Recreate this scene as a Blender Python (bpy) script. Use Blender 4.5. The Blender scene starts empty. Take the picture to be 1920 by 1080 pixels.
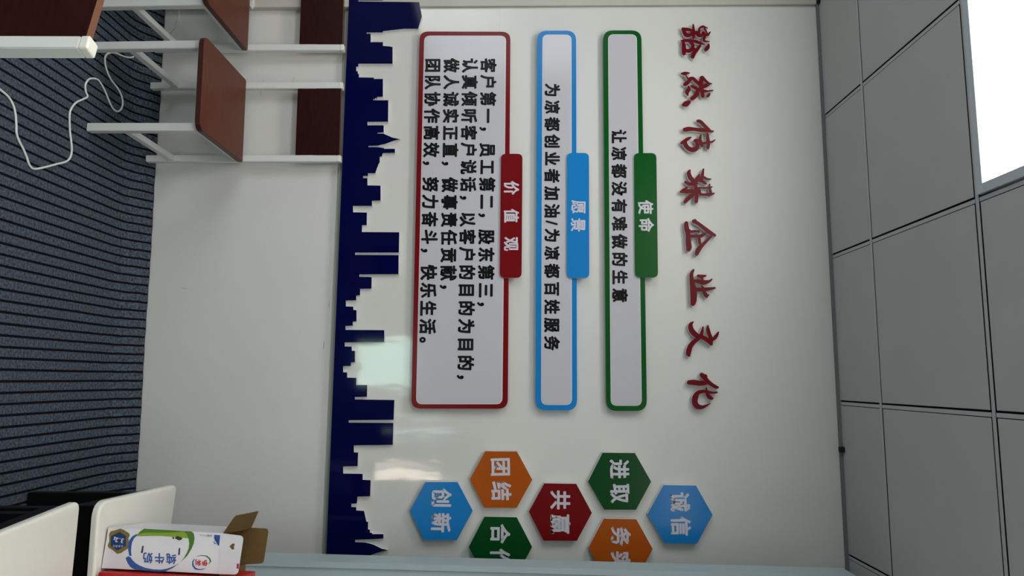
import bpy, bmesh, math, random
from mathutils import Vector, Matrix, Quaternion
random.seed(4)
SC = bpy.context.scene
COL = SC.collection
PI = math.pi

# ------------------------------------------------------------------ camera
FPX = 1395.97                      # focal length in pixels of a 1920 wide frame
CAM = Vector((0.0, -3.0917, 1.6268))
CH = 2.9226                        # ceiling height
RIGHT = Vector((0.0003268, 0.0107600, 0.9999421))     # image right in the world (the phone was held on its side)
DOWN = Vector((0.9926050, 0.1213784, -0.0016305))
FWD = Vector((-0.1213889, 0.9925480, -0.0106408))
cd = bpy.data.cameras.new('camera'); cam = bpy.data.objects.new('camera', cd); COL.objects.link(cam)
cd.sensor_width = 36.0; cd.lens = FPX / 1920 * 36.0; cd.clip_start = 0.02
mw = Matrix((RIGHT, -DOWN, -FWD)).transposed().to_4x4(); mw.translation = CAM
cam.matrix_world = mw
SC.camera = cam

# ------------------------------------------------------------------ world, lights, exposure
w = bpy.data.worlds.new('world'); SC.world = w; w.use_nodes = True
w.node_tree.nodes['Background'].inputs[0].default_value = (0.80, 0.88, 1.0, 1)
w.node_tree.nodes['Background'].inputs[1].default_value = 0.55
SC.view_settings.view_transform = 'Standard'; SC.view_settings.look = 'None'
SC.view_settings.gamma = 1.0; SC.view_settings.use_curve_mapping = False
SC.view_settings.exposure = 0.0
def area(name, loc, rot, sx, sy, power, color):
    l = bpy.data.lights.new(name, 'AREA'); l.shape = 'RECTANGLE'; l.size = sx; l.size_y = sy
    l.energy = power; l.color = color
    o = bpy.data.objects.new(name, l); COL.objects.link(o); o.location = loc; o.rotation_euler = rot
    return o
DAY = area('added_daylight', (-2.93, -2.8, 1.55), (0, -PI/2, 0), 1.5, 2.0, 40, (0.90, 0.95, 1.0))  # daylight fill lamp added at the left, its window unseen

# ------------------------------------------------------------------ helpers
def ray(u, v):
    return RIGHT * ((u-960)/FPX) + DOWN * ((v-540)/FPX) + FWD
def W(u, v, ax, val):              # point of a world plane seen at that pixel
    d = ray(u, v); return CAM + d * ((val - CAM[ax]) / d[ax])
def WP(u, v, p0, n):               # same for any plane
    d = ray(u, v); return CAM + d * ((p0 - CAM).dot(n) / d.dot(n))

def lin(c): return tuple(((x/255)/12.92 if x/255 <= .04045 else ((x/255+.055)/1.055)**2.4) for x in c)
def mat(name, col, rough=.5, spec=.5, metal=0, noise=0, nscale=20, bump=0, bscale=200, emit=None, es=0, coat=0, stretch=None, rnoise=0):
    m = bpy.data.materials.new(name); m.use_nodes = True; nt = m.node_tree; b = nt.nodes['Principled BSDF']
    b.inputs['Base Color'].default_value = (*col, 1); b.inputs['Roughness'].default_value = rough
    b.inputs['Specular IOR Level'].default_value = spec; b.inputs['Metallic'].default_value = metal
    b.inputs['Coat Weight'].default_value = coat
    if emit: b.inputs['Emission Color'].default_value = (*emit, 1); b.inputs['Emission Strength'].default_value = es
    if noise or bump:
        tc = nt.nodes.new('ShaderNodeTexCoord'); mp = nt.nodes.new('ShaderNodeMapping')
        nt.links.new(tc.outputs['Object'], mp.inputs[0])
        if stretch: mp.inputs['Scale'].default_value = stretch
    if noise:
        n = nt.nodes.new('ShaderNodeTexNoise'); n.inputs['Scale'].default_value = nscale; n.inputs['Detail'].default_value = 6
        nt.links.new(mp.outputs[0], n.inputs['Vector'])
        r = nt.nodes.new('ShaderNodeMapRange'); r.inputs['From Min'].default_value = .3; r.inputs['From Max'].default_value = .7
        r.inputs['To Min'].default_value = 1-noise; r.inputs['To Max'].default_value = 1+noise
        nt.links.new(n.outputs['Fac'], r.inputs['Value'])
        mx = nt.nodes.new('ShaderNodeVectorMath'); mx.operation = 'SCALE'; mx.inputs[0].default_value = col
        nt.links.new(r.outputs[0], mx.inputs['Scale']); nt.links.new(mx.outputs[0], b.inputs['Base Color'])
    if bump:
        n2 = nt.nodes.new('ShaderNodeTexNoise'); n2.inputs['Scale'].default_value = bscale; n2.inputs['Detail'].default_value = 3
        nt.links.new(mp.outputs[0], n2.inputs['Vector'])
        bp = nt.nodes.new('ShaderNodeBump'); bp.inputs['Strength'].default_value = bump; bp.inputs['Distance'].default_value = .01
        nt.links.new(n2.outputs['Fac'], bp.inputs['Height']); nt.links.new(bp.outputs[0], b.inputs['Normal'])
    return m
M = {}
M['wall'] = mat('painted_wall', (.66, .65, .625), .55, .3, noise=.02, nscale=3, bump=.04, bscale=90)
M['panel'] = mat('glossy_white_panel', (.66, .655, .625), .06, .5, noise=.01, nscale=2, bump=.16, bscale=3.2, stretch=(1.6, 1, .7))
nt = M['panel'].node_tree; g_ = nt.nodes.new('ShaderNodeNewGeometry'); sx_ = nt.nodes.new('ShaderNodeSeparateXYZ'); mr_ = nt.nodes.new('ShaderNodeMapRange')
nt.links.new(g_.outputs['Position'], sx_.inputs[0]); nt.links.new(sx_.outputs['Z'], mr_.inputs['Value'])
for k_, v_ in (('From Min', 1.35), ('From Max', 1.75), ('To Min', .06), ('To Max', .5)): mr_.inputs[k_].default_value = v_
nt.links.new(mr_.outputs[0], nt.nodes['Principled BSDF'].inputs['Roughness'])     # mirror-like on the lower part, rougher above to blur out lamp reflections
M['back'] = mat('grey_back_wall', (.20, .20, .20), .7, .2)
M['panel_edge'] = mat('panel_edge', (.30, .30, .27), .4)
M['side'] = mat('foam_board_side', (.72, .70, .70), .5)
M['navy'] = mat('navy_acrylic', (.0010, .0022, .044), .06, .14, noise=.1, nscale=4)
M['red'] = mat('dark_red_acrylic', (.170, .004, .006), .22, .14)
M['blue'] = mat('blue_acrylic', (.010, .205, .55), .2, .15)
M['green'] = mat('green_acrylic', (.002, .085, .010), .22, .12)
M['green_dark'] = mat('dark_green_acrylic', (.002, .062, .012), .22, .15)
M['orange'] = mat('orange_acrylic', (.42, .085, .006), .22, .15, noise=.06, nscale=6)
M['plate'] = mat('white_printed_plate', (.53, .52, .56), .12, .4)
M['ink'] = mat('black_ink', (.004, .004, .004), .35, .2)
M['white_ink'] = mat('white_lettering', (.62, .60, .66), .35, .4)
M['crimson'] = mat('crimson_acrylic', (.135, .0010, .006), .3, .12)
M['tile'] = mat('ceiling_tile', (.47, .475, .465), .75, .2, noise=.03, nscale=4)
M['tee'] = mat('ceiling_tee', (.45, .46, .47), .45)
M['void'] = mat('ceiling_void', (.006, .006, .006), .9)
M['angle'] = mat('ceiling_edge_angle', (.16, .165, .17), .5)
M['lamp_glow'] = mat('lamp_diffuser', (.9, .9, .9), .5, emit=(1, .985, .95), es=10.2)
M['lamp_glow_far'] = mat('lamp_diffuser_far', (.9, .9, .9), .5, emit=(1, .985, .95), es=13.5)
M['lamp_frame'] = mat('lamp_frame', (.5, .56, .60), .4)
M['carpet'] = mat('carpet_rib', (.073, .090, .115), .95, .1, noise=.6, nscale=110, bump=.5, bscale=500)
M['groove'] = mat('carpet_groove', (.006, .007, .010), .95, .1)
M['tube'] = mat('white_powder_coated_tube', (.70, .71, .69), .35, .4, noise=.02)
M['cap'] = mat('white_plastic_cap', (.80, .79, .70), .35)
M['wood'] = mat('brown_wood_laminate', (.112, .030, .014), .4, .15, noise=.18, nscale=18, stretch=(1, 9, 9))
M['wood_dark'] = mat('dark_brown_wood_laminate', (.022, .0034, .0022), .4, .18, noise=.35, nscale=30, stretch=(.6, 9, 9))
M['wood_edge'] = mat('brown_edge_band', (.17, .060, .028), .4)
M['wood_edge_dark'] = mat('dark_edge_band', (.045, .012, .007), .4)
M['table_white'] = mat('cream_plastic_top', (.80, .79, .70), .28, .45)
M['black'] = mat('black_lacquer', (.0035, .0035, .004), .35, .2)
M['carton'] = mat('white_carton', (.74, .72, .76), .30, .4, noise=.05, nscale=9)
M['card'] = mat('brown_cardboard', (.155, .098, .036), .8, .1, noise=.06, nscale=30)
M['c_blue'] = mat('carton_blue_print', (.020, .085, .33), .3)
M['c_navy'] = mat('carton_navy_print', (.012, .045, .17), .3)
M['c_green'] = mat('carton_green_print', (.060, .175, .010), .3)
M['c_lime'] = mat('carton_lime_print', (.22, .34, .012), .3)
M['c_gold'] = mat('carton_gold_print', (.22, .15, .03), .3)
M['c_red'] = mat('carton_red_print', (.55, .02, .02), .3)
M['c_magenta'] = mat('carton_magenta_print', (.38, .004, .10), .3)
M['c_dark'] = mat('carton_dark_cut', (.03, .028, .03), .7)
M['redbox'] = mat('red_carton', (.50, .008, .010), .35)
M['cable'] = mat('white_cable', (.72, .72, .70), .4)
M['paleblue'] = mat('pale_blue_grey_paint', (.36, .44, .46), .45, .35, noise=.04, nscale=5)
M['beige'] = mat('beige_trim', (.50, .485, .43), .5, noise=.03)
M['reflglow'] = mat('reflection_glow', (.5, .6, .55), .5, emit=(.62, 1, .84), es=7.5)  # glow of a made-up pane behind the camera, for its reflection
M['reflglow_dim'] = mat('reflection_glow_dim', (.5, .6, .55), .5, emit=(.7, 1, .88), es=4.5)  # dimmer glow for the added panes that reflect as streaks
M['warmglow'] = mat('warm_lamp', (.9, .8, .7), .5, emit=(1, .86, .70), es=14)
M['bracket'] = mat('white_bracket', (.75, .75, .73), .4)
M['mark'] = mat('scuff_mark', (.33, .32, .31), .7)

def tagp(o, label=None, cat=None, group=None, kind=None):
    for k, v in (('label', label), ('category', cat), ('group', group), ('kind', kind)):
        if v: o[k] = v
    return o
def obj(name, bm_or_me, m, parent=None, smooth=None):
    if isinstance(bm_or_me, bmesh.types.BMesh):
        me = bpy.data.meshes.new(name); bm_or_me.normal_update(); bm_or_me.to_mesh(me); bm_or_me.free()
    else: me = bm_or_me
    for mm in (m if isinstance(m, (list, tuple)) else [m]): me.materials.append(mm)
    if smooth:
        for p in me.polygons: p.use_smooth = True
        me.set_sharp_from_angle(angle=math.radians(smooth))
    o = bpy.data.objects.new(name, me); COL.objects.link(o)
    if parent: o.parent = parent
    return o
def empty(name, loc=(0, 0, 0), rz=0):
    o = bpy.data.objects.new(name, None); COL.objects.link(o); o.location = loc; o.rotation_euler = (0, 0, rz)
    o.empty_display_size = .05
    return o
def box(bm, a, b, bevel=0, mi=0, seg=2):
    x0, y0, z0 = a; x1, y1, z1 = b
    vs = [bm.verts.new(p) for p in ((x0,y0,z0),(x1,y0,z0),(x1,y1,z0),(x0,y1,z0),(x0,y0,z1),(x1,y0,z1),(x1,y1,z1),(x0,y1,z1))]
    fs = [bm.faces.new([vs[i] for i in q]) for q in ((3,2,1,0),(4,5,6,7),(0,1,5,4),(1,2,6,5),(2,3,7,6),(3,0,4,7))]
    for f in fs: f.material_index = mi
    if bevel:
        es = list({e for f in fs for e in f.edges})
        bmesh.ops.bevel(bm, geom=es, offset=bevel, segments=seg, affect='EDGES', profile=.5)
    return bm
def bx(a, b, bevel=0, seg=2): return box(bmesh.new(), a, b, bevel, seg=seg)
def bar(bm, p, q, wx, wy, up=(0, 0, 1), bevel=0):
    p = Vector(p); q = Vector(q); d = (q-p).normalized(); s = d.cross(Vector(up)).normalized(); t = s.cross(d)
    vs = []
    for c in (p, q):
        for a, b in ((-1,-1),(1,-1),(1,1),(-1,1)): vs.append(bm.verts.new(c + s*a*wx/2 + t*b*wy/2))
    fs = [bm.faces.new([vs[i] for i in qd]) for qd in ((0,1,2,3),(7,6,5,4),(1,0,4,5),(2,1,5,6),(3,2,6,7),(0,3,7,4))]
    if bevel:
        bmesh.ops.bevel(bm, geom=list({e for f in fs for e in f.edges}), offset=bevel, segments=2, affect='EDGES')
    return bm
# plane frames: flat shapes are drawn in 2D (a, b) and placed with origin o, axes ea, eb, normal n
class Frame:
    def __init__(s, o, ea, eb): s.o = Vector(o); s.a = Vector(ea).normalized(); s.b = Vector(eb).normalized(); s.n = s.a.cross(s.b).normalized()
    def p(s, a, b, h=0): return s.o + s.a*a + s.b*b + s.n*h
    def px(s, u, v):                # pixel -> (a, b) on this plane
        q = WP(u, v, s.o, s.n) - s.o; return (q.dot(s.a), q.dot(s.b))
    def mat(s): m = Matrix((s.a, s.b, s.n)).transposed().to_4x4(); m.translation = s.o; return m
def wallframe(y, x0=0, z0=0): return Frame((x0, y, z0), (1, 0, 0), (0, 0, 1))   # normal = -Y, towards the room
def prism(bm, F, pts, h0, h1, side=1, face=0):
    """extruded outline; face material on the front, side material around"""
    ar = sum(pts[i-1][0]*pts[i][1]-pts[i][0]*pts[i-1][1] for i in range(len(pts)))
    if ar < 0: pts = pts[::-1]
    lo = [bm.verts.new(F.p(a, b, h0)) for a, b in pts]; hi = [bm.verts.new(F.p(a, b, h1)) for a, b in pts]
    n = len(pts)
    f = bm.faces.new(hi); f.material_index = face
    g = bm.faces.new(lo[::-1]); g.material_index = side
    for i in range(n):
        s = bm.faces.new((lo[i], lo[(i+1) % n], hi[(i+1) % n], hi[i])); s.material_index = side
    if n > 4: bmesh.ops.triangulate(bm, faces=[f, g])
    return bm
def prism_cdt(bm, F, pts, h0, h1, side=1, face=0):
    from mathutils.geometry import delaunay_2d_cdt
    ar = sum(pts[i-1][0]*pts[i][1]-pts[i][0]*pts[i-1][1] for i in range(len(pts)))
    if ar < 0: pts = pts[::-1]
    V, E, Fc, _, _, _ = delaunay_2d_cdt([Vector(p) for p in pts], [], [list(range(len(pts)))], 1, 1e-7)
    hi = [bm.verts.new(F.p(v.x, v.y, h1)) for v in V]
    for t in Fc:
        f = bm.faces.new([hi[i] for i in t]); f.normal_update()
        if f.normal.dot(F.n) < 0: f.normal_flip()
        f.material_index = face
    n = len(pts)
    lo = [bm.verts.new(F.p(a, b, h0)) for a, b in pts]; h2 = [bm.verts.new(F.p(a, b, h1)) for a, b in pts]
    for i in range(n): bm.faces.new((lo[i], lo[(i+1) % n], h2[(i+1) % n], h2[i])).material_index = side
    return bm
def rrect(a0, b0, a1, b1, r, n=6):
    out = []
    for cx, cy, t0 in ((a1-r, b1-r, 0), (a0+r, b1-r, PI/2), (a0+r, b0+r, PI), (a1-r, b0+r, 1.5*PI)):
        for k in range(n+1): t = t0 + PI/2*k/n; out.append((cx+r*math.cos(t), cy+r*math.sin(t)))
    return out
def roundpoly(P, r, n=6):           # rounded corners on any convex polygon
    out = []
    m = len(P)
    for i in range(m):
        p = Vector(P[i]); a = Vector(P[i-1]); b = Vector(P[(i+1) % m])
        ri = r[i] if isinstance(r, (list, tuple)) else r
        if ri <= 0: out.append(tuple(p)); continue
        A = p + (a-p).normalized()*ri; B = p + (b-p).normalized()*ri
        for k in range(n+1):
            t = k/n; out.append(tuple(A*(1-t)**2 + p*2*t*(1-t) + B*t*t))
    return out
def shift(P, d):                    # inset a convex polygon by d
    ar = sum(P[i-1][0]*P[i][1]-P[i][0]*P[i-1][1] for i in range(len(P)))
    s = 1 if ar > 0 else -1
    out = []; m = len(P)
    for i in range(m):
        p = Vector(P[i]); a = Vector(P[i-1]); b = Vector(P[(i+1) % m])
        e1 = (p-a).normalized(); e2 = (b-p).normalized()
        n1 = Vector((-e1.y, e1.x))*s; n2 = Vector((-e2.y, e2.x))*s
        k = (n1+n2); k = k / max(.2, (1+n1.dot(n2)))
        out.append(tuple(p + k*d))
    return out

# ------------------------------------------------------------------ lettering
_glyph = {}
_tc = bpy.data.curves.new('letter_source', 'FONT'); _tc.size = 1; _tc.resolution_u = 3
_to = bpy.data.objects.new('letter_source', _tc); COL.objects.link(_to)
def glyph(ch, bold):
    """2D mesh of one bold character in the cell 0..1, centred on 0"""
    key = (ch, bold)
    if key in _glyph: return _glyph[key]
    _tc.body = ch; bpy.context.view_layer.update()
    me = bpy.data.meshes.new_from_object(_to.evaluated_get(bpy.context.evaluated_depsgraph_get()))
    bm = bmesh.new(); bm.from_mesh(me); bmesh.ops.remove_doubles(bm, verts=bm.verts, dist=1e-5)
    bpy.data.meshes.remove(me)
    adv = max((v.co.x for v in bm.verts), default=.5) if ch.isascii() else None
    cx = .5 if adv is None else adv/2
    V = [((v.co.x-cx), (v.co.y-.38)) for v in bm.verts]; bm.verts.index_update()
    T = [[v.index for v in f.verts] for f in bm.faces]
    E = [[v.index for v in e.verts] for e in bm.edges if len(e.link_faces) == 1]
    bm.free()
    _glyph[key] = (V, T, E); return _glyph[key]
def letter(name, F, ch, ca, cb, size, m, parent, bold=.022, h=.0006, rot=0, sx=1.0, depth=0, sidem=None, ital=0):
    """one printed character centred at (ca, cb) of frame F; rot turns it in the plane"""
    V, T, E = glyph(ch, bold); bm = bmesh.new()
    cr, sr = math.cos(rot), math.sin(rot)
    def P(x, y, hh):
        x = (x+ital*y)*size*sx; y *= size
        return F.p(ca + x*cr - y*sr, cb + x*sr + y*cr, hh)
    def up(f):
        f.normal_update()
        if f.normal.dot(F.n) < 0: f.normal_flip()
    vs = [bm.verts.new(P(x, y, h)) for x, y in V]
    for t in T:
        try: up(bm.faces.new([vs[i] for i in t]))
        except ValueError: pass
    if bold:
        used = set()
        for i, j in E:
            a = Vector(V[i]); b = Vector(V[j]); d = b-a
            if d.length < 1e-6: continue
            nn = Vector((-d.y, d.x)).normalized()*bold
            up(bm.faces.new([bm.verts.new(P(q.x, q.y, h+.00006)) for q in (a-nn, b-nn, b+nn, a+nn)]))
            used |= {i, j}
        for i in used:
            x, y = V[i]
            up(bm.faces.new([bm.verts.new(P(x+bold*math.cos(k*PI/4+.39), y+bold*math.sin(k*PI/4+.39), h+.00012)) for k in range(8)]))
    o = obj(name, bm, m, parent)
    return o
def text_line(F, s, p0, k0, p1, k1, size_px, m, parent, name='printed_character', halves=(), **kw):
    """characters spread evenly on the plane between two pixels; k = index of the character at each pixel"""
    a = Vector(F.px(*p0)); b = Vector(F.px(*p1)); step = (b-a)/(k1-k0)
    e0 = Vector(F.px(p0[0]-size_px/2, p0[1])); e1 = Vector(F.px(p0[0]+size_px/2, p0[1])); size = (e1-e0).length
    rot = math.atan2(step.y, step.x) if len(s) > 1 else 0
    for k, ch in enumerate(s):
        c = a + step*(k-k0)
        if ch != ' ': letter(name, F, ch, c.x, c.y, size, m, parent, rot=rot, **kw)

# ================================================================== SETTING
XL, XR, YB = -3.0, 1.9, -4.3
# --- floor: ribbed needle-felt carpet that rides up the wall in a small cove
fl = obj('floor', bx((XL, YB, -.06), (XR, .08, -.012)), M['void']); fl['kind'] = 'structure'
def carpet():
    bm = bmesh.new()
    path = [(YB+.005, 0), (-2.5, 0), (-1.5, 0), (-.8, 0), (-.4, 0), (-.17, 0), (-.13, .004), (-.10, .014), (-.07, .032), (-.045, .050), (-.022, .061), (-.006, .068)]
    nr = []
    for i, (y, z) in enumerate(path):
        a = path[max(0, i-1)]; b = path[min(len(path)-1, i+1)]
        t = Vector((b[0]-a[0], b[1]-a[1])).normalized(); nr.append((-t.y, t.x))
    pitch = .03597; x0 = W(0, 693.3, 2, 0).x
    k0 = int((XL - x0)/pitch)+1; k1 = int((XR - x0)/pitch)-1
    prof = []
    for k in range(k0, k1):
        x = x0 + k*pitch
        prof += [(x-.0026, -.003, 1), (x+.0026, -.003, 0), (x+.0042, 0, 0), (x+pitch-.0042, 0, 0)]
    rows = []
    for x, h, _ in prof:
        col = []
        for i, (y, z) in enumerate(path):
            jz = 0; jx = .0008*math.sin(i*2.1+x*40)
            if i == len(path)-1: jz = .0012*math.sin(x*9)+.0008*math.sin(x*57+1)-.002*(x+.3)
            hh = h*(.3 if i == len(path)-1 else 1); col.append(bm.verts.new((x+jx, y+nr[i][0]*hh, z+nr[i][1]*hh+jz)))
        rows.append(col)
    for r in range(len(rows)-1):
        g = prof[r][2] == 1 or prof[r][1] < 0 or prof[r+1][1] < 0
        for i in range(len(path)-1):
            f = bm.faces.new((rows[r][i], rows[r+1][i], rows[r+1][i+1], rows[r][i+1])); f.material_index = 1 if g else 0
    return bm
o = obj('carpet', carpet(), [M['carpet'], M['groove']], fl)

# --- wall: painted lower wall and a glossy panel standing 2 cm proud of it
wf = obj('wall_feature', bx((XL, 0, 0), (XR, .12, CH+.1)), M['wall']); wf['kind'] = 'structure'
zl = W(655, 0, 1, -.02); zr = W(612, 1050, 1, -.02)
def zp(x): return zl.z + (zr.z-zl.z)*(x-zl.x)/(zr.x-zl.x)
XP = W(1530, 11, 1, -.02).x          # where the panel meets the pilaster
FW = wallframe(-.0)
bm = bmesh.new(); prism(bm, FW, [(XP, zp(XP)), (1.9, zp(1.9)), (1.9, CH), (XP, CH)], .0005, .02)
tagp(obj('glossy_panel', bm, [M['panel'], M['panel_edge']], wf), 'glossy white panel covering the upper wall')
# slim ledge under the panel
bm = bmesh.new(); prism(bm, FW, [(XP, zp(XP)-.018), (1.9, zp(1.9)-.018), (1.9, zp(1.9)), (XP, zp(XP))], .0005, .012, 0, 0)
obj('panel_ledge', bm, M['panel_edge'], wf)
# pilaster left of the panel
tr = obj('trim_1', bx((XL+.01, -.034, .07), (XP-.001, 0, CH-.012), .002), M['beige']); tr['kind'] = 'structure'
ws = obj('wall_right_end', bx((XR, YB, -.02), (XR+.1, .12, CH+.1)), M['wall']); ws['kind'] = 'structure'
wl = obj('wall_left', bx((XL-.1, YB, -.02), (XL, .12, CH+.1)), M['wall']); wl['kind'] = 'structure'
wb = obj('wall_back', bx((XL-.1, YB-.1, -.02), (XR+.1, YB, CH+.1)), M['back']); wb['kind'] = 'structure'
# unseen window frame added around the daylight lamp on the left wall
fw = empty('added_window', (XL+.03, -2.8, 1.55)); fw['kind'] = 'structure'
for a, b in (((-.02, -1.05, -.80), (.02, -1.00, .80)), ((-.02, 1.00, -.80), (.02, 1.05, .80)), ((-.02, -1.00, -.80), (.02, 1.00, -.75)), ((-.02, -1.00, .75), (.02, 1.00, .80))):
    obj('added_frame', bx(a, b, .004), M['tube'], fw)
# unseen glowing panes and warm strip lamps, added for reflections in the glossy panel
wn = empty('reflection_panes', (0, YB+.02, 0)); wn['kind'] = 'structure'
def pane(x0, x1, z0, z1, m, e=wn):
    obj('pane', bx((x0, -.01, z0), (x1, 0, z1)), M[m], e)
    for a, b in (((x0-.02, -.015, z0-.02), (x0, .012, z1+.02)), ((x1, -.015, z0-.02), (x1+.02, .012, z1+.02)), ((x0, -.015, z0-.02), (x1, .012, z0)), ((x0, -.015, z1), (x1, .012, z1+.02))):
        obj('added_frame', bx(a, b), M['tube'], e)
pane(-.38, .08, .04, .56, 'reflglow'); pane(.35, .375, .42, .90, 'reflglow_dim'); pane(.47, .52, .30, .98, 'reflglow_dim'); pane(.60, .615, .40, .86, 'reflglow_dim')
wd = empty('warm_strip_lamps', (0, YB+.02, 0)); wd['kind'] = 'structure'  # unseen warm strip lamps, added to reflect as thin streaks
pane(.855, .92, .22, .86, 'warmglow', wd); pane(.795, .812, .15, .60, 'warmglow', wd)

# --- right-hand pale blue partition with an edge frame
P0 = W(500, 1050.5, 1, -.46); P1 = W(1580, 1079.5, 1, -.46)
slope = (P1.x-P0.x)/(P1.z-P0.z)
def xe(z): return P0.x + slope*(z-P0.z)
FP = wallframe(-.46)
wr = empty('wall_right', (0, 0, 0)); wr['kind'] = 'structure'
bm = bmesh.new(); prism(bm, FP, [(xe(0)+.022, 0.0), (XR, 0.0), (XR, 2.765), (xe(2.765)+.022, 2.765)], -.10, -.006, 0, 0); obj('partition_board', bm, M['paleblue'], wr)
bm = bmesh.new(); prism(bm, FP, [(xe(0), 0.0), (xe(0)+.020, 0.0), (xe(2.765)+.020, 2.765), (xe(2.765), 2.765)], -.11, 0, 0, 0); obj('edge_frame', bm, M['paleblue'], wr)

# --- ceiling: tiles on tees, dark void above
ce = obj('ceiling', bx((XL, YB, CH+.02), (XR, .12, CH+.08)), M['void']); ce['kind'] = 'structure'
T = .6; AY = .3707; RS = .6437; X0 = -1.1108
tiles = {}
LIGHTS = [(-1, 2), (2, 4), (-2, 6)]
LX0, LX1 = X0-T, X0+T               # the long lit panel spans two bays
cols_ = range(-4, 6)
ylines = [0, -AY] + [-AY-RS*k for k in range(1, 9)]
tile_me = {}
def tile_mesh(w_, d_):
    key = (round(w_, 3), round(d_, 3))
    if key not in tile_me:
        bm = bx((0, -d_, 0), (w_, 0, .003), .0008, 1); me = bpy.data.meshes.new('ceiling_tile'); bm.normal_update(); bm.to_mesh(me); bm.free(); me.materials.append(M['tile']); tile_me[key] = me
    return tile_me[key]
for r in range(len(ylines)-1):
    ya, yb = ylines[r], ylines[r+1]
    if yb < YB: yb = YB
    for c in cols_:
        xa, xb = X0+c*T, X0+(c+1)*T
        xa = max(xa, XL); xb = min(xb, XR)
        if xb-xa < .05 or ya-yb < .05: continue
        if (r, c) in ((2, -1), (2, 0), (5, -1), (5, 0), (5, 2), (5, 3)): continue
        t = bpy.data.objects.new('ceiling_tile', tile_mesh(xb-xa-.0215, ya-yb-.030)); COL.objects.link(t); t.parent = ce
        t.location = (xa+.0175, ya-.015 - (0.006 if r == 0 else 0), CH-.001 + random.uniform(-.0006, .0006))
for i, y in enumerate(ylines[1:]):
    if y < YB: continue
    obj('ceiling_tee', bx((XL, y-.0075, CH-.001), (XR, y+.0075, CH+.001), .0008, 1), M['tee'], ce)
for c in cols_:
    x = X0+c*T
    if x < XL or x > XR: continue
    for r in range(len(ylines)-1):
        ya = ylines[r]-.0105; yb = max(ylines[r+1], YB)+.0105
        if (r, c) in ((2, 0), (5, 0), (5, 3)): continue
        if r == 0: ya -= .008
        obj('ceiling_tee', bx((x+.0025, yb, CH-.0005), (x+.0150, ya, CH+.001), .0008, 1), M['tee'], ce)
t2 = obj('trim_2', bx((XP, -.034, CH-.012), (XR, -.0205, CH+.002), .001, 1), M['angle']); t2['kind'] = 'structure'
t3 = obj('trim_3', bx((XL+.01, -.05, CH-.012), (XP-.001, -.0345, CH+.002), .001, 1), M['void']); t3['kind'] = 'structure'

# lit ceiling panels
def panel_lamp(x0, x1, y0, y1, label, power):
    e = empty('ceiling_light', ((x0+x1)/2, (y0+y1)/2, CH-.004)); tagp(e, label, 'ceiling light')
    hx, hy = (x1-x0)/2, (y1-y0)/2; f = .028
    for a, b in (((-hx, -hy, -.003), (hx, -hy+f, .012)), ((-hx, hy-f, -.003), (hx, hy, .012)), ((-hx, -hy+f, -.003), (-hx+f, hy-f, .012)), ((hx-f, -hy+f, -.003), (hx, hy-f, .012))):
        obj('light_frame', bx(a, b, .001, 1), M['lamp_frame'], e)
    obj('diffuser', bx((-hx+f, -hy+f, .001), (hx-f, hy-f, .006)), M['lamp_glow' if y1 > -2.2 else 'lamp_glow_far'], e)
    return e
panel_lamp(LX0+.0175, LX1-.004, -AY-2*RS+.0105, -AY-RS-.0105, 'long white glowing ceiling light panel set flush among grey ceiling tiles', 0)

panel_lamp(X0-T+.0175, X0+T-.004, -AY-5*RS+.0105, -AY-4*RS-.0105, 'long white glowing ceiling light panel overhead, to the left of the camera', 0)
panel_lamp(X0+2*T+.0175, X0+4*T-.004, -AY-5*RS+.0105, -AY-4*RS-.0105, 'long white glowing ceiling light panel overhead, to the right of the camera', 0)
c = W(1575.5, 842, 1, -.03)
cl = obj('ceiling_clip', bx((c.x-.010, -.052, CH-.020), (c.x+.012, -.0345, CH+.001), .002), M['void']); tagp(cl, 'tiny black clip where the wall meets the ceiling edge', 'clip')

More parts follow.
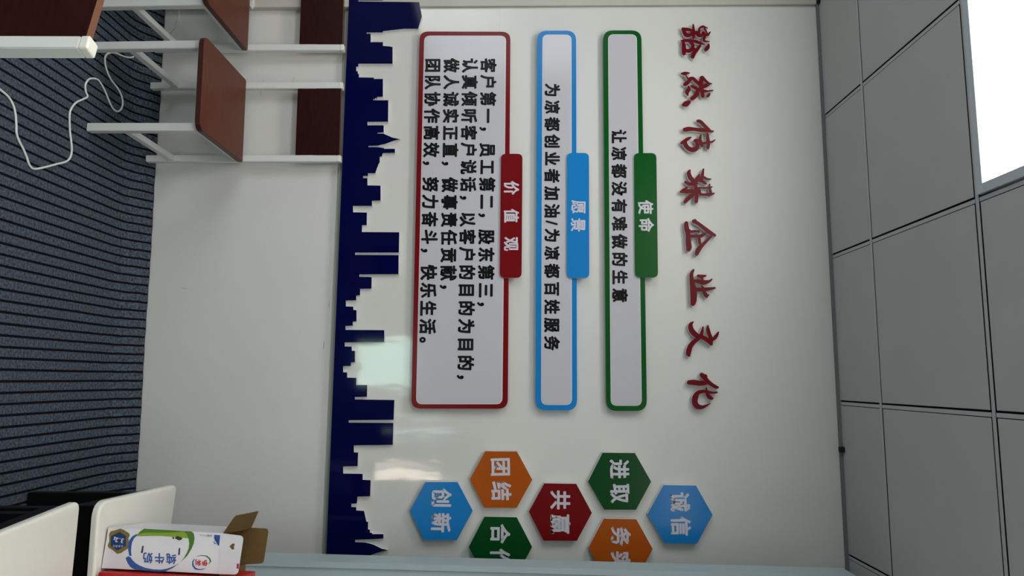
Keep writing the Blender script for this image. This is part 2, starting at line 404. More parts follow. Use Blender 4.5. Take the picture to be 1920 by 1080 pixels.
# ================================================================== WALL DISPLAY
# --- navy skyline board
SKY = [(640,-70),(706,-70),(706,-40),(690,-40),(690,-20),(718,-20),(718,1.0),(672,1.0),(672,2.6),(786,4),(791,31),(784,54),(757,54),(718,58.5),(718,61),(714,61),(687.5,61),(687.5,63.3),(695,63.3),(695,79),(718,79),(718,86),(730,87),(736,88),
(736,119.5),(672,119.5),(672,125),(668,125),(668,133),(671,134),(671,138),(673,139),(673,145),(701,145.5),(701,148),(718,148),(718,181),(707,182),(707,184),(703,184),(703,186),(700,186),(700,188),(728,188),(727.5,228),
(689,228.5),(689,235),(719.5,235),(719.5,248),(708,249),(708,250.5),(720,251),(736,258),(750,261),(736,264.5),(722,270),(712,272),(709,273),(691,273.5),(691,276),(708,276),(720,277.5),(720,279),(740.5,279),(740.5,286.5),(718,287),
(716,293),(712,294),(712,305),(710,307),(703.5,325),(690,325),(690,330),(681,330),(681,334),(689,334),(689,347.5),(713.5,348),(713.5,376),(697.5,376.5),(697.5,386),(662,386),(662,398),(688,398.5),(687.5,422),(679,422.5),(678.5,435),
(748.5,435.5),(748,473.5),(666,473.5),(666,478),(747.5,478.5),(747,514),(674,514.5),(674,519),(697,519.5),(696.5,541),(675.5,541.5),(675,553.5),(668,554),(668,563),(648.5,563.5),(648.5,574.5),(662.5,575),(662.5,581),(668.5,581.5),
(668.5,602.5),(661.5,603),(661.5,610.5),(648,611),(648,618.5),(720.5,619),(720.5,641),(646.5,642),(646.5,649.5),(659.5,650),(659.5,657.5),(665.5,658),(665.5,679),(658,679.5),(658,686),(643.5,686.5),(643.5,698),(651,698.5),(651,708),(668,708.5),
(668,722),(688.5,722),(688,744),(665.5,744.5),(665.5,749),(739.5,750),(738,787),(654,788),(654,792.5),(737.5,793),(736.5,834),(663.5,835),(663.5,848),(671.5,848.5),(670.5,874),(643.5,874.5),(643.5,888),(680,888.5),(680,899.5),(695,900.5),
(694,930.5),(670.5,931),(669,944),(659,944.5),(659,950.5),(668,951),(668,957),(682.5,958),(687,978),(690,978.5),(690,992.5),(693.5,993),(693.5,998.5),(697.5,999),(698,1001.5),(719,1001.5),(718.5,1009.5),(699,1011),(666,1012),(666,1016.5),
(684.5,1017),(693,1019),(702,1022),(716,1029),(727,1031),(716,1033.5),(702,1038),(693,1042),(682.5,1042),(682.5,1043.5),(694.5,1044),(694.5,1062),(712,1062),(712,1088),(690,1088),(690,1100),(702,1100),(702,1130),(606,1130)]
FS = wallframe(-.035)
pts = [FS.px(u, v) for u, v in SKY]
# bottom edge runs along the panel's lower edge
pts[0] = (pts[0][0], zp(pts[0][0])+.002); pts[-1] = (pts[-1][0], zp(pts[-1][0])+.002)
bm = bmesh.new(); prism_cdt(bm, FS, pts, -.0145, 0)
tagp(obj('skyline_cutout', bm, [M['navy'], M['side']]), 'navy blue city skyline silhouette running along the foot of the glossy white wall', 'wall decoration')

# --- three framed boards
FB = wallframe(-.048); FT = wallframe(-.058)
def board(label, quad, inner, tag, mcol, r):
    b = empty('slogan_board', ((quad[0][0]*0), 0, 0)); tagp(b, label, 'sign')
    q = [FB.px(*p) for p in quad]; bm = bmesh.new(); prism(bm, FB, roundpoly(q, r*1.25), -.026, 0)
    obj('coloured_backing', bm, [mcol, mcol], b)
    qi = shift([FB.px(*p) for p in inner], .0045); bm = bmesh.new(); prism(bm, FB, roundpoly(shift(qi, -.0022), .026), .0001, .0006, 0, 0); obj('white_outline', bm, M['side'], b)
    bm = bmesh.new(); prism(bm, FB, roundpoly(qi, .024), .0005, .0016, 0, 0); obj('white_plate', bm, M['plate'], b)
    qt = [FT.px(*p) for p in tag]; bm = bmesh.new(); prism(bm, FT, roundpoly(qt, .022), -.0085, 0)
    tg = obj('title_plate', bm, [mcol, M['side']], b)
    return b, tg
FBt = wallframe(-.0500)
kw = dict(bold=.040, sx=.92)
b, tg = board('large dark red framed board titled 价值观 with four lines of black text', [(787,59),(957,59.5),(952,766.5),(771,766)], [(794.5,66),(950,66),(943,759),(779,759)], [(939.5,288.3),(979.7,288.3),(978,521),(937,521)], M['red'], .030)
text_line(FBt, '客户第一，员工第二，股东第三，', (916,122.7), 0, (911.3,544.3), 13, 30.2, M['ink'], b, **kw)
text_line(FBt, '认真倾听客户说话，以客户的目的为目的，', (881.3,122.7), 0, (873.3,680.4), 17, 30.2, M['ink'], b, **kw)
text_line(FBt, '做人诚实正直，做事责任贡献，', (846.7,122.7), 0, (841,512), 12, 30.2, M['ink'], b, **kw)
text_line(FBt, '团队协作高效，努力奋斗，快乐生活。', (812,122.7), 0, (802,612), 15, 30.2, M['ink'], b, **kw)
text_line(FT, '价值观', (959,352.3), 0, (958.8,457.4), 2, 29, M['white_ink'], tg, bold=.028, sx=.92)
b, tg = board('sky blue framed narrow board titled 愿景, middle of the three', [(1007.5,57.5),(1080,57.5),(1082,769.5),(1004,769)], [(1016,64),(1072.5,64),(1073.5,760.5),(1013.5,760.5)], [(1063,286.7),(1104.3,286.7),(1105,521.5),(1062.8,521)], M['blue'], .034)
text_line(FBt, '为凉都创业者加油', (1035.7,169.3), 0, (1035.3,362.7), 6, 29.2, M['ink'], b, **kw)
text_line(FBt, '/', (1035.5,417.6), 0, (1035.5,443), 1, 29.2, M['ink'], b, bold=.03)
text_line(FBt, '为凉都百姓服务', (1035.3,441.5), 0, (1035,643.5), 6, 29.2, M['ink'], b, **kw)
text_line(FT, '愿景', (1085,388.3), 0, (1084.3,421.8), 1, 29, M['white_ink'], tg, bold=.020, sx=.92)
b, tg = board('green framed narrow board titled 使命, nearest the red calligraphy', [(1131,57),(1202.5,57),(1213,770.5),(1137,770.5)], [(1139,63.5),(1195,63.5),(1204.5,762),(1144,762)], [(1188.7,287),(1230.7,287),(1233.8,520.5),(1190.6,520)], M['green'], .034)
text_line(FBt, '让凉都没有难做的生意', (1160.7,256), 0, (1162.4,553.8), 9, 29.2, M['ink'], b, **kw)
text_line(FT, '使命', (1210.7,388.3), 0, (1211.7,421.8), 1, 29, M['white_ink'], tg, bold=.028, sx=.92)

# --- seven hexagons
HEX = [('sky blue hexagon sign reading 创新, nearest the navy skyline', 'blue', [(768.4,957.7),(797.8,903.8),(858,903.8),(886.4,957.7),(856.8,1012.6),(795.4,1012.6)], '创新', (828,933.7), (827,980)),
('orange hexagon sign with white characters 团结, shown whole', 'orange', [(880.9,899),(909.8,846),(969.2,846.5),(998,899.5),(968.8,952.4),(908.5,952)], '团结', (939,875.4), (940,920.7)),
('dark green hexagon sign reading 合作, cut off by the partition', 'green_dark', [(878.9,1025.4),(908.5,968.8),(968.8,969.8),(997.7,1025.4),(968,1081.5),(907.5,1080.5)], '合作', (938,1000.6), (937.5,1047)),
('dark red hexagon sign reading 共赢 in the middle of the honeycomb', 'red', [(991.6,959.2),(1020.5,906.2),(1080.5,907.2),(1109.8,961.6),(1081.7,1014),(1019.3,1013.8)], '共赢', (1050.6,937.3), (1050.6,982.5)),
('dark green hexagon sign with white characters 进取, shown whole', 'green_dark', [(1102.6,903),(1129.8,848.9),(1190.5,849.4),(1220.9,903),(1192.4,956),(1133,955.6)], '进取', (1161.6,879.5), (1163,925.2)),
('orange hexagon sign reading 务实, cut off by the partition', 'orange', [(1103.3,1027),(1132.2,972.4),(1193,973.6),(1223.7,1029),(1196,1084),(1133,1083)], '务实', (1164,1005.4), (1163.5,1051)),
('sky blue hexagon sign reading 诚信, nearest the ceiling', 'blue', [(1214,964.5),(1244.2,909.6),(1305,910.5),(1336.2,965.4),(1306.8,1019.4),(1246.6,1018.9)], '诚信', (1275,941), (1276.7,986.6))]
for label, mc, q, tx, pa, pb in HEX:
    h = empty('hexagon_sign'); tagp(h, label, 'sign', 'honeycomb of hexagon signs')
    bm = bmesh.new(); prism(bm, FB, [FB.px(*p) for p in q], -.026, 0); obj('hexagon_plate', bm, [M[mc], M['side']], h)
    text_line(FB, tx, pa, 0, pb, 1, 38.5, M['white_ink'], h, name='white_character', bold=.030, sx=.93)

# --- calligraphy: thick brush strokes, each (u, v, radius) in a 5.683x enlargement
def catmull(P, n=5):
    out = []
    for i in range(len(P)-1):
        p0 = P[max(0, i-1)]; p1 = P[i]; p2 = P[i+1]; p3 = P[min(len(P)-1, i+2)]
        for k in range(n):
            t = k/n
            out.append(tuple(.5*((2*b)+(-a+c)*t+(2*a-5*b+4*c-d)*t*t+(-a+3*b-3*c+d)*t**3) for a, b, c, d in zip(p0, p1, p2, p3)))
    out.append(tuple(P[-1])); return out
CAL = [
('裕', 1250, 30, [[(172,134,11),(205,142,16),(240,146,14),(268,152,10)],[(172,140,12),(192,180,18),(212,205,18),(245,206,14),(266,185,12),(262,150,8)],
 [(283,88,5),(286,130,11),(288,185,16),(285,235,10)],[(290,190,16),(318,170,13),(335,195,20),(352,212,12)],[(350,210,12),(346,165,10),(352,130,9),(385,110,10),(415,120,7),(438,126,3)],
 [(340,205,14),(372,206,14),(385,180,9),(395,172,8),(408,205,12),(398,245,12),(405,266,9),(455,270,4)],[(405,205,8),(440,198,11),(465,168,5)],[(400,125,8),(420,155,7),(432,190,7)],
 [(450,298,7),(440,330,18),(418,358,15)],[(160,262,8),(200,258,14),(260,260,14),(315,268,15),(360,286,12),(402,298,4)],[(178,268,12),(185,330,20),(185,395,18)],
 [(250,270,14),(278,300,14),(275,345,18),(240,368,18),(200,360,16)],[(366,300,7),(338,340,14),(300,385,18),(278,432,17)],[(272,340,14),(300,352,16)]]),
('然', 1250, 30, [[(155,612,5),(188,613,16),(215,609,12),(243,607,4)],[(202,620,4),(215,648,5),(235,680,8)],[(262,664,16),(240,690,16),(215,715,18),(195,728,16)],
 [(245,665,12),(280,664,16),(320,700,15),(370,738,17)],[(235,750,8),(235,780,17),(218,812,18),(226,842,6)],[(264,744,10),(300,762,14),(328,782,14),(325,820,20),(300,855,19),(272,878,18)],
 [(332,790,14),(362,765,18),(364,710,18),(376,658,20)],[(382,655,18),(415,685,12),(448,715,12),(483,718,4)],[(445,730,12),(410,742,18),(370,755,16)],[(375,770,18),(382,820,18),(386,850,17)],
 [(345,792,14),(400,796,14),(440,797,8),(494,788,5)],[(460,824,8),(446,844,13),(432,856,8)],[(182,945,14),(208,933,26),(238,915,18),(250,902,5)]]),
('传', 1250, 210, [[(334,96,15),(362,104,16),(400,142,16),(440,182,16),(470,206,12),(495,204,7)],[(194,188,19),(235,180,20),(290,182,16),(345,190,17),(400,195,18),(455,206,9)],
 [(433,226,7),(438,270,14),(443,330,17),(440,380,15)],[(518,294,3),(490,314,8),(440,324,10),(380,334,12)],[(364,246,8),(357,290,14),(366,330,16),(376,358,14)],
 [(370,330,12),(340,300,10),(305,300,12),(292,312,6)],[(312,302,12),(328,345,17),(315,388,20),(270,400,22),(225,378,20),(198,335,20),(205,300,16),(238,278,12),(262,268,5)],[(160,330,12),(200,305,18)]]),
('媒', 1250, 210, [[(246,624,10),(236,650,18),(250,695,20),(285,735,20),(312,762,16)],[(200,745,10),(235,768,14),(280,765,18),(312,735,20),(332,700,16),(350,665,6)],[(393,608,7),(384,650,13),(376,700,16),(366,735,14)],
 [(330,725,14),(370,735,12),(400,752,12),(422,764,6)],[(474,713,4),(430,712,10),(395,695,12),(355,700,10)],[(300,755,14),(316,820,18),(320,890,17),(315,952,17)],[(152,848,10),(200,845,20),(255,842,20),(305,840,16)],
 [(170,838,14),(198,818,12),(222,800,5)],[(300,872,10),(255,900,16),(222,928,19),(196,958,14)],[(345,808,10),(352,840,12),(360,875,12)],[(350,804,8),(400,806,8),(450,806,8),(486,795,5)],
 [(362,876,13),(415,878,12),(460,874,14),(508,864,6)],[(460,768,6),(462,810,10),(470,860,13),(452,890,9)]]),
('企', 1250, 400, [[(290,84,18),(335,108,16),(400,158,18),(460,205,20),(512,234,13)],[(308,68,7),(300,85,12)],[(475,240,10),(430,290,12),(380,340,15),(340,385,22),(320,432,17)],
 [(210,104,18),(213,160,22),(228,220,22),(232,300,24),(238,360,26),(232,385,20)],[(228,170,12),(258,192,11),(300,190,11),(345,190,9)],[(235,242,12),(310,244,13),(370,238,15),(410,218,11)],[(344,250,12),(350,290,13),(358,322,12)],[(345,200,6),(344,208,4)]]),
('业', 1250, 400, [[(286,604,9),(265,645,16),(268,720,20),(282,800,28),(288,870,30),(285,930,28),(278,962,22)],[(280,722,16),(330,725,17),(390,736,22),(450,725,12),(482,702,6)],[(338,668,14),(375,672,16),(416,664,8)],
 [(360,680,8),(380,700,9),(388,720,10)],[(305,812,18),(370,812,18),(440,806,15),(515,795,8)],[(383,790,12),(400,840,15),(422,876,17),(432,890,8)],[(432,878,10),(448,870,7)],[(374,772,5),(384,795,9)]]),
('文', 1250, 590, [[(285,75,4),(256,108,18),(265,165,24),(310,215,24),(350,238,22)],[(350,228,18),(400,250,20),(448,282,20),(474,310,16)],[(388,132,6),(378,180,13),(368,220,18)],[(440,116,6),(441,160,17),(456,210,18),(475,262,17),(482,290,10)],
 [(552,186,6),(536,218,14),(512,248,16),(485,268,12)],[(340,250,18),(290,292,20),(252,340,22),(236,390,24),(233,422,19),(246,440,7)]]),
('化', 1250, 590, [[(375,643,21),(402,668,23),(432,706,20),(480,745,17),(530,773,15),(548,772,8)],[(415,640,6),(428,655,6)],[(240,722,20),(290,722,24),(350,730,22),(400,728,20),(440,722,14)],
 [(534,828,8),(490,832,9),(440,822,12),(390,817,14),(335,832,18),(308,875,26),(300,930,26),(325,974,25),(375,986,17),(420,970,10),(462,946,4)],[(422,780,5),(430,822,13),(442,860,17),(470,888,17),(490,892,9)]]),
]
FR = wallframe(-.046)
CLAB = ['crimson raised brush character highest in the column, with the most strokes', 'crimson raised brush character second in the row, with dots below', 'crimson raised brush character third in the row, with curled hook',
 'crimson raised brush character fourth in the row, with small box shape', 'crimson raised brush character fifth in the row, with peaked roof strokes', 'crimson raised brush character sixth in the row, on one long heavy base stroke',
 'crimson raised brush character seventh in the row, with wide crossing sweeps', 'crimson raised brush character last in the row, nearest the hexagons']
CLAB[0] = 'crimson raised brush character first in the row, dense with strokes'
for (ch, ox, oy, strokes), lab in zip(CAL, CLAB):
    bm = bmesh.new()
    for si, st in enumerate(strokes):
        P = catmull(st); F = wallframe(-.046 + .00035*si)
        pl = []
        for u, v, r in P:
            r = max(r, 3)*1.15+1
            a = Vector(FR.px(ox+u/5.683, oy+v/5.683)); e = Vector(FR.px(ox+(u+r)/5.683, oy+v/5.683)); pl.append((a, (e-a).length))
        L, Rr = [], []
        n = len(pl)
        for i in range(n):
            t = (pl[min(n-1, i+1)][0]-pl[max(0, i-1)][0])
            t = t.normalized() if t.length > 1e-9 else Vector((1, 0)); nn = Vector((-t.y, t.x))
            L.append(pl[i][0]+nn*pl[i][1]); Rr.append(pl[i][0]-nn*pl[i][1])
        # ribbon quads plus round joins, all extruded as one stroke band
        def slab(poly, off):
            ar = sum(poly[i-1][0]*poly[i][1]-poly[i][0]*poly[i-1][1] for i in range(len(poly)))
            if abs(ar) < 1e-9: return
            if ar < 0: poly = poly[::-1]
            hi = [bm.verts.new(F.p(a, b_, off)) for a, b_ in poly]; lo = [bm.verts.new(F.p(a, b_, -.017)) for a, b_ in poly]
            bm.faces.new(hi).material_index = 0
            for i in range(len(poly)): bm.faces.new((lo[i], lo[(i+1) % len(poly)], hi[(i+1) % len(poly)], hi[i])).material_index = 1
        for i in range(n-1): slab([tuple(L[i]), tuple(Rr[i]), tuple(Rr[i+1]), tuple(L[i+1])], -.00001*(i % 2))
        for q, i in enumerate(sorted(set(range(0, n, 2)) | {n-1})): slab([(pl[i][0].x+pl[i][1]*math.cos(k*PI/6), pl[i][0].y+pl[i][1]*math.sin(k*PI/6)) for k in range(12)], -.00003-.00007*(q % 4)-.00002*(q % 3))
    tagp(obj('calligraphy_character', bm, [M['crimson'], M['side']]), lab + ', ' + ch, 'lettering', 'crimson brush lettering')

# ================================================================== CHAIRS
def make_chair(label):
    c = empty('wooden_chair'); tagp(c, label, 'chair', 'white framed chairs with brown seats')
    hw = .160; tw = .028; fw_ = .031; ry = -.052; ST = .465
    for s in (-1, 1):
        bm = bmesh.new(); bar(bm, (s*hw, ry, .053), (s*hw, ry+.008, .857), tw, tw, (0, 1, 0), .002); l = obj('leg', bm, M['tube'], c)
        bm = bx((s*hw-.0143, ry-.0063, .857), (s*hw+.0143, ry+.0223, .874), .0035, 3); obj('cap', bm, M['cap'], l)
        bm = bmesh.new(); bar(bm, (s*hw-.018, -.394, 0.003), (s*hw, -.440, ST-.021), fw_, fw_, (0, 1, 0), .002); obj('leg', bm, M['tube'], c)
        bm = bmesh.new(); bar(bm, (s*hw-.012, -.405, .145), (s*hw, ry-.012, .163), .024, .024, bevel=.0015); obj('side_rail', bm, M['tube'], c)
        bm = bmesh.new(); bar(bm, (s*hw, -.43, ST-.032), (s*hw, ry-.012, ST-.032), .020, .020, bevel=.0015); obj('seat_rail', bm, M['tube'], c)
    bm = bmesh.new(); bar(bm, (-hw+.012, -.436, ST-.032), (hw-.012, -.436, ST-.032), .020, .020, bevel=.0015); obj('seat_rail', bm, M['tube'], c)
    FSe = Frame((0, 0, ST-.020), (1, 0, 0), (0, 1, 0))
    P = roundpoly([(-.180, -.490), (.180, -.490), (.180, -.068), (-.180, -.068)], [.040, .040, .008, .008])
    bm = bmesh.new(); prism(bm, FSe, P, 0, .0185); 
    st = obj('seat', bm, [M['wood'], M['wood_edge_dark']], c)
    Pi = shift(P, .0025); bm = bmesh.new(); prism(bm, FSe, Pi, .0180, .020, 1, 0); obj('seat_laminate', bm, [M['wood'], M['wood_edge']], st)
    bm = bmesh.new(); box(bm, (-hw+.0135, ry-.005, .682), (hw-.0135, ry+.013, .866), 0)
    for f in bm.faces:
        f.normal_update(); f.material_index = 1 if abs(f.normal.z) > .5 else 0
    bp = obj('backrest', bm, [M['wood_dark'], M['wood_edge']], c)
    for sx, sz in ((-1, .72), (1, .72), (-1, .82), (1, .82)):
        pass
    return c
def dup(root, loc, rz, label):
    r = root.copy(); COL.objects.link(r); r.location = loc; r.rotation_euler = (0, 0, rz); r['label'] = label
    for ch in list(root.children):
        k = ch.copy(); COL.objects.link(k); k.parent = r
        for g in ch.children:
            d = g.copy(); COL.objects.link(d); d.parent = k
    return r
c1 = make_chair('brown seated chair with white tube frame against the wall, nearest the open floor')
c1.location = (-1.082, 0, 0)
dup(c1, (-1.572, 0, 0), 0, 'brown seated chair against the wall, partly cut by the edge of the photo')
rz = math.radians(-17); ct = W(171, 87, 2, .872)
off = Matrix.Rotation(rz, 3, 'Z') @ Vector((.160, -.046, 0))
dup(c1, (ct.x-off.x, ct.y-off.y, 0), rz, 'foreground chair with only its dark brown back and white post in view')

# bracket beside the second chair
bk = empty('wall_bracket', (0, 0, 0)); tagp(bk, 'small white bracket with screws on the wall behind the second chair', 'bracket')
FK = wallframe(-.034)
bm = bmesh.new(); prism(bm, FK, roundpoly([FK.px(*p) for p in ((468,-14),(477,-14),(477,12),(474,18),(468,11))], .002), .0005, .006, 0, 0); obj('bracket_plate', bm, M['bracket'], bk)
for v in (2, -8):
    a, b_ = FK.px(473.5, v); bm = bmesh.new(); prism(bm, FK, [(a+.0035*math.cos(k*PI/5), b_+.0035*math.sin(k*PI/5)) for k in range(10)], .006, .0075, 0, 0); obj('screw', bm, M['lamp_frame'], bk)

# --- cable on the carpet
pts = [(-40,140),(-12,158),(0,168),(16,182),(25,198),(29,215),(30.5,235),(31,250),(36,265),(43,278),(50,295),(55,309),(63,316.5),(80,314.5),(105,308),(124,303),(132,294),(134.5,280),(133,262),(131,245),(130.5,215),(134,203),(143,192),(156,186),(164,181),(161,172),(160,160),(165,150),(173,147),(184,150),(193,163),(200,178),(206,193),(213,205),(221,209),(228,203),(230,190),(226,175),(218,162),(208,149),(201,134),(197,118),(198,105),(206,99),(217,99.5),(230,105),(244,108),(252,104),(262,92),(275,77),(287,68.5)]
P = [W(u, v, 2, .004) for u, v in pts]
for q in P: q.y = min(q.y, -.10)
P += [Vector(W(301, 60.5, 1, -.030)), Vector(W(311, 54, 1, -.0385)), Vector(W(323, 41, 1, -.0385)), Vector(W(327, 30, 1, -.0385)), Vector(W(329, 15, 1, -.0385)), Vector(W(330, -20, 1, -.0385)), Vector(W(330, -60, 1, -.0385))]
for i, q in enumerate(P):
    if q.x > W(1530, 11, 1, -.02).x and i >= len(pts): q.y = -.0045
    if q.x <= W(1530, 11, 1, -.02).x and i >= len(pts): q.y = -.0385
def tube(bm, P, r, n=8):
    up = Vector((0, 0, 1)); rings = []
    for i, p in enumerate(P):
        t = (P[min(len(P)-1, i+1)]-P[max(0, i-1)]).normalized(); s = t.cross(up); 
        if s.length < .05: s = t.cross(Vector((0, 1, 0)))
        s.normalize(); q = s.cross(t)
        rings.append([bm.verts.new(p + (s*math.cos(k*2*PI/n)+q*math.sin(k*2*PI/n))*r) for k in range(n)])
    for a, b in zip(rings, rings[1:]):
        for k in range(n): bm.faces.new((a[k], a[(k+1) % n], b[(k+1) % n], b[k]))
    bm.faces.new(rings[0][::-1]); bm.faces.new(rings[-1])
    return bm
PP = [Vector(v) for v in catmull([tuple(p) for p in P], 4)]
bm = tube(bmesh.new(), PP, .0036); bmesh.ops.recalc_face_normals(bm, faces=bm.faces)
tagp(obj('white_cable', bm, M['cable'], smooth=60), 'white cable looping over the striped blue carpet to the wall', 'cable')

# ================================================================== WHITE LOW TABLES
TZ = .465
def table(label, quad, rad, legs):
    t = empty('low_table'); tagp(t, label, 'table', 'cream topped low tables')
    F = Frame((0, 0, TZ-.020), (1, 0, 0), (0, 1, 0))
    P = roundpoly([tuple(q) for q in quad], rad, 8)
    bm = bmesh.new(); prism(bm, F, P, 0, .020)
    top = [e for e in bm.edges if all(abs(v.co.z-TZ) < 1e-5 for v in e.verts) and any(abs(f.normal.z) < .5 for f in e.link_faces)]
    bm.normal_update()
    top = [e for e in bm.edges if all(abs(v.co.z-TZ) < 1e-5 for v in e.verts) and len([f for f in e.link_faces if abs(f.normal.z) < .5]) == 1]
    bmesh.ops.bevel(bm, geom=top, offset=.009, segments=4, affect='EDGES', profile=.5)
    obj('table_top', bm, M['table_white'], t, smooth=50)
    a, b, c_, d = [Vector(q) for q in quad]           # near-left, near-right, far-right, far-left
    Q = [Vector(q) for q in shift(quad, .045)]
    for i, q in enumerate(Q):
        bm = bx((q.x-.026, q.y-.020, 0.003), (q.x+.026, q.y+.020, TZ-.020), .002); obj('leg', bm, M['black'], t)
    Q2 = shift(quad, .022)
    for i in range(4):
        p, q = Vector(Q2[i]), Vector(Q2[(i+1) % 4]); bm = bmesh.new()
        hgt = .07
        bar(bm, (p.x, p.y, TZ-.020-hgt/2), (q.x, q.y, TZ-.020-hgt/2), .018, hgt); obj('apron', bm, M['black'], t)
    return t
def w2(u, v): q = W(u, v, 2, TZ); return (q.x, q.y)
A = Vector(w2(187, 941)); Bf = Vector(w2(333.5, 908.5))
fr = Vector(w2(322, 985)); d_far = (fr - Bf).normalized(); n2 = Vector(w2(177, 1080)); d_near = (n2 - A).normalized()
table('cream topped low table with black legs, milk carton standing on it', [tuple(A), tuple(A+d_near*.50), tuple(Bf+d_far*.50), tuple(Bf)], [.05, .05, .05, .028], None)
Bf = Vector(w2(152.5, 938)); fr = Vector(w2(138, 1080)); d_far = (fr-Bf).normalized(); A = Vector(w2(0, 1000)); dd = (A-Bf).normalized()
A = Bf + dd*.50
table('bare cream topped low table with black legs in the near corner of the photo', [tuple(A), tuple(A+d_far*.50), tuple(Bf+d_far*.50), tuple(Bf)], [.05, .05, .05, .026], None)

# ================================================================== MILK CARTON
fl0 = Vector((.4128, -.9514, TZ+.0075)); ex = Vector((.9913, -.1236, -.0457)); ey = Vector((.1235, .9923, -.0049)); ez = Vector((.0460, -.0008, .9989))
BW, BD, BH = .107, .2252, .3243; fr0 = fl0 + ex*BW
FF = Frame(fl0, ex, ez)                    # front face frame, normal towards the camera
mb = empty('milk_carton', tuple(fl0)); tagp(mb, 'open white milk carton with blue and green print standing on end on a table', 'carton')
inv = Matrix.Translation(-fl0)
def cpart(name, bm, m, parent=mb):
    bm.transform(inv); return obj(name, bm, m, parent)
def cbox(bm, x0, x1, y0, y1, z0, z1):
    F = Frame(fl0 + ez*z0, ex, ey); prism(bm, F, [(x0, y0), (x1, y0), (x1, y1), (x0, y1)], 0, z1-z0)
t_ = .002
def wallpart(x0, x1, y0, y1, inner_axis):
    bm = bmesh.new(); cbox(bm, x0, x1, y0, y1, 0, BH)
    bm.normal_update()
    for f in bm.faces:
        f.material_index = 1 if (f.normal.dot(inner_axis) > .9 or f.normal.z > .9) else 0
    return bm
cpart('carton_side', wallpart(0, BW, 0, t_, ey), [M['carton'], M['card']])
cpart('carton_side', wallpart(0, BW, BD-t_, BD, -ey), [M['carton'], M['card']])
cpart('carton_side', wallpart(0, t_, t_, BD-t_, ex), [M['carton'], M['card']])
cpart('carton_side', wallpart(BW-t_, BW, t_, BD-t_, -ex), [M['carton'], M['card']])
bm = bmesh.new(); cbox(bm, t_, BW-t_, t_, BD-t_, 0, t_); cpart('carton_bottom', bm, M['card'])
# flaps
def flap(name, quad3, rad, ms, parent=mb, thick=.0018):
    o_, p1, p2 = Vector(quad3[0]), Vector(quad3[1]), Vector(quad3[-1])
    F = Frame(o_, p1-o_, (p2-o_) - (p1-o_).normalized()*((p2-o_).dot((p1-o_).normalized())))
    P = [((Vector(q)-o_).dot(F.a), (Vector(q)-o_).dot(F.b)) for q in quad3]
    bm = bmesh.new(); prism(bm, F, roundpoly(P, rad), -thick/2, thick/2, 1, 0)
    return cpart(name, bm, ms, parent), F
FL = fl0+ez*BH; FRr = FL+ex*BW; BL = FL+ey*BD; BR = FRr+ey*BD
def plane_n(p, n): return lambda u, v: WP(u, v, p, n)
# front flap leans slightly towards the viewer
nf = (ex.cross((ez*1.0 - ey*.12).normalized())).normalized(); g = plane_n(FL, nf)
ff, FFl = flap('white_flap', [FL, FRr, g(446.5,1077.5), g(457.5,1005)], [0, 0, .012, .012], [M['carton'], M['card']])
hp = []
for k in range(20):
    t = 2*PI*k/20; hp.append((16*math.sin(t)**3, 13*math.cos(t)-5*math.cos(2*t)-2*math.cos(3*t)-math.cos(4*t)))
hc = g(436, 1024.5) - FFl.o; ha, hb = hc.dot(FFl.a), hc.dot(FFl.b)
bm = bmesh.new(); prism(bm, FFl, [(ha+x*.00052, hb+y*.00052) for x, y in hp], .0009, .0013, 0, 0); cpart('heart_cutout', bm, M['card'])
mc_ = g(447.5, 1062) - FFl.o; bm = bmesh.new(); prism(bm, FFl, [((g(u, v)-FFl.o).dot(FFl.a), (g(u, v)-FFl.o).dot(FFl.b)) for u, v in ((444.5,1056.5),(448.5,1056.5),(448,1066),(444,1066))], .0009, .0014, 0, 0); cpart('magenta_tab', bm, M['c_magenta'])
g = plane_n(BL, -ey)
flap('brown_flap', [BL, BR, g(494,1056.5), g(504,991)], [0, 0, .010, .012], [M['card'], M['card']])
# left flap folds outward
nl_ = (ey.cross((ez*.55 - ex).normalized())).normalized(); g = plane_n(FL, nl_)
flap('brown_flap', [FL, BL, g(484.5,958.5), g(441,967)], [0, 0, .004, .012], [M['card'], M['card']])
nr_ = (ey.cross((ez*.35 + ex).normalized())).normalized()
e = (ez*.22 + ex).normalized()*.07
flap('brown_flap', [FRr+ey*.01, BR-ey*.01, BR-ey*.03+e, FRr+ey*.03+e], [0, 0, .01, .01], [M['card'], M['card']])
# printing on the front face
def pr(name, pxs, m, h=.0004, rad=0, parent=mb):
    bm = bmesh.new(); P = [FF.px(u, v) for u, v in pxs]
    if rad: P = roundpoly(P, rad)
    prism(bm, FF, P, .0001, h, 0, 0); return cpart(name, bm, m, parent)
def z6(u, v): return (160+u/5.333, 880+v/5.333)
def Z(*pp): return [z6(*q) for q in pp]
def ringband(name, outer, inner, m, h=.0005):      # closed band from two matching polylines
    bm = bmesh.new(); o_ = [FF.px(*z6(*q)) for q in outer]; i_ = [FF.px(*z6(*q)) for q in inner]
    for k in range(len(o_)-1):
        try: prism(bm, FF, [o_[k], o_[k+1], i_[k+1], i_[k]], .0001, h, 0, 0)
        except ValueError: pass
    return cpart(name, bm, m)
pr('gold_badge', Z((350,592),(385,605),(440,640),(444,665),(432,690),(440,760),(430,790),(355,838),(318,845),(275,808),(228,780),(225,755),(240,720),(238,645),(255,620),(290,612)), M['c_gold'])
bd = pr('blue_badge', Z((345,625),(408,668),(408,765),(320,812),(255,765),(258,668)), M['c_navy'], .0006)
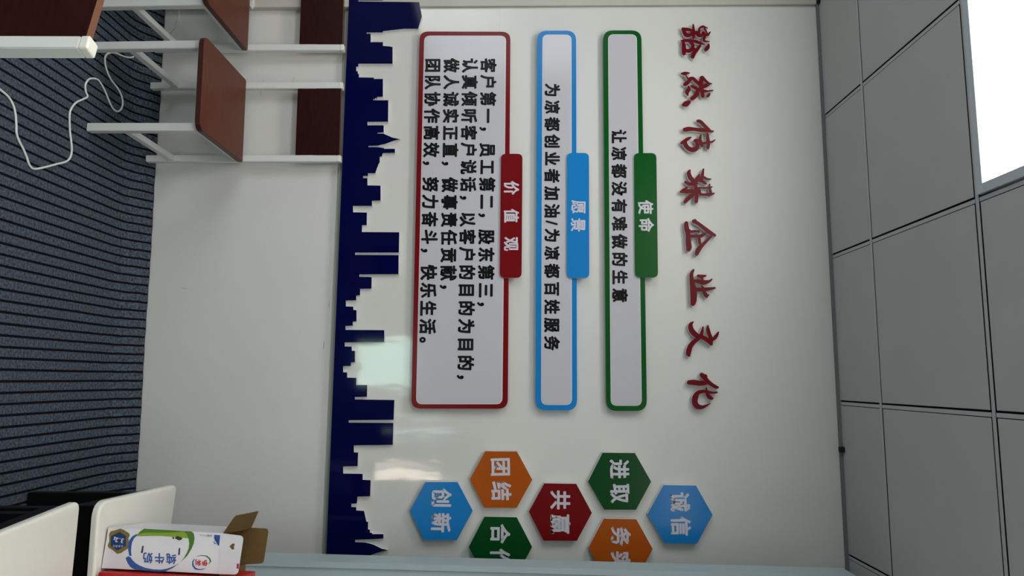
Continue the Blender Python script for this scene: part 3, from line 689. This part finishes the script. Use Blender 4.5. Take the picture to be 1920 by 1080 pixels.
def ctext(s, z0, z1, k1, size6, m, bold=.02, sx=1, ital=0, h=.0009):
    a = Vector(FF.px(*z6(*z0))); b = Vector(FF.px(*z6(*z1))); stp = (b-a)/max(1, k1)
    sz = (Vector(FF.px(*z6(z0[0], z0[1]+size6/2))) - Vector(FF.px(*z6(z0[0], z0[1]-size6/2)))).length
    rot = math.atan2(stp.y, stp.x)
    for k, ch in enumerate(s):
        c = a + stp*k
        o_ = letter('printed_character', FF, ch, c.x, c.y, sz, m, None, bold=bold, rot=rot, sx=sx, ital=ital, h=h)
        o_.data.transform(inv); o_.parent = mb
ctext('3.2', (372,716), (316,708), 2, 62, M['carton'], .03)
ctext('g', (292,702), (262,698), 1, 46, M['carton'], .02)
ctext('优质蛋白', (368,768), (288,768), 3, 24, M['carton'], .0)
# green cap and swoosh
pr('lime_band', Z((585,595),(1000,618),(1030,655),(1036,690),(760,665),(510,668),(540,628)), M['c_lime'])
ringband('green_swoosh', [(985,617),(1060,620),(1085,640),(1093,690),(1085,740),(1060,800),(1020,865),(955,925)], [(985,619),(1015,645),(1032,690),(1040,740),(1034,790),(1015,835),(990,880),(955,925)], M['c_green'], .0006)
ringband('green_swoosh', [(520,655),(560,612),(590,593),(700,600),(850,608),(1000,618)], [(515,662),(560,638),(620,632),(720,634),(850,632),(1000,622)], M['c_green'], .00055)
ringband('blue_swoosh', [(515,645),(470,670),(440,710),(428,760),(430,810),(440,862)], [(520,658),(488,690),(468,730),(460,780),(458,820),(462,868)], M['c_blue'], .0006)
ringband('blue_swoosh', [(428,868),(403,888),(425,940),(450,975),(490,1000),(580,1010),(700,1022),(800,1020),(870,990),(940,940)], [(455,880),(470,905),(500,935),(540,960),(600,985),(680,1000),(760,1003),(820,992),(880,970),(940,940)], M['c_blue'], .0006)
ctext('纯牛奶', (860,895), (625,885), 2, 108, M['c_blue'], .028, ital=-.15)
pr('handle_slot', Z((570,765),(585,765),(575,835),(556,838)), M['c_dark'], .0008, .0012)
pr('handle_slot', Z((935,787),(950,787),(944,857),(929,857)), M['c_dark'], .0008, .0012)
pr('cow_picture', Z((915,665),(960,680),(975,695),(940,712),(915,700),(895,690)), M['c_dark'], .0007, .002)
pr('cow_picture', Z((868,680),(885,676),(892,688),(880,700)), M['c_dark'], .0007, .001)
# round brand mark
ringband('green_arc', [(1110,870),(1160,857),(1215,862),(1250,890),(1260,920),(1235,950)], [(1115,872),(1160,864),(1205,870),(1235,895),(1245,920),(1232,948)], M['c_green'])
ringband('blue_arc', [(1090,890),(1068,925),(1070,965),(1095,1000),(1140,1008),(1180,1000),(1215,980)], [(1092,900),(1080,930),(1085,960),(1105,985),(1140,998),(1178,993),(1215,980)], M['c_blue'])
ctext('伊利', (1195,935), (1128,932), 1, 62, M['c_red'], .035, ital=-.2)
pr('blue_emblem', Z((1290,655),(1350,658),(1345,700),(1338,762),(1328,762),(1330,690),(1288,688)), M['c_blue'], .0006)
ringband('blue_wave', [(1278,725),(1290,742),(1310,752)], [(1280,722),(1294,735),(1312,745)], M['c_blue'])
ctext('学生', (1318,716), (1296,716), 1, 22, M['c_blue'], .0)
ctext('净含量250mL', (1262,664), (1145,660), 7, 22, M['c_dark'], .0, sx=.8)
# folded crease strip beside the top edge
pr('crease', Z((1352,660),(1358,660),(1338,1040),(1330,1040)), M['side'], .0010)

# --- red carton beside it
r0 = W(171, 1069.5, 2, TZ+.001); r1 = W(182.5, 1065.8, 2, TZ+.001)
ry_ = (r1-r0).normalized()
rb = empty('red_carton', tuple(r0)); tagp(rb, 'red carton beside the white milk carton, mostly out of frame', 'carton')
# keep clear of the milk carton: slide it along to its right
base = fr0 + ex*.0065 - ey*.035 + Vector((0, 0, .003+.0457*.20))
RH = .372
RH = .372
def rpart(name, bm, m): bm.transform(Matrix.Translation(-r0)); return obj(name, bm, m, rb)
bm = bmesh.new(); prism(bm, Frame(base, ex, ey), [(0, 0), (.20, 0), (.20, .17), (0, .17)], 0, RH, 0, 0)
bmesh.ops.bevel(bm, geom=list(bm.edges), offset=.0015, segments=2, affect='EDGES'); rpart('carton_body', bm, M['redbox'])
bm = bmesh.new(); prism(bm, Frame(base, ex, ey), [(.001, .084), (.199, .084), (.199, .086), (.001, .086)], RH, RH+.0006, 0, 0); rpart('lid_seam', bm, M['c_dark'])

# --- scuffs on the lower wall: short thin scratches
for pts6, r in (([(495,150),(491,160),(489,172),(489,180)], .0008), ([(552,145),(549,152),(547,160)], .0006), ([(618,565),(617,575)], .001), ([(608,640),(606,655)], .001), ([(340,540),(350,541)], .0006)):
    Q = [W(u, v, 1, -.0008) for u, v in pts6]
    o = obj('scuff', tube(bmesh.new(), Q, r, 4), M['mark'], wf)

# tidy up the text source
bpy.data.objects.remove(_to)
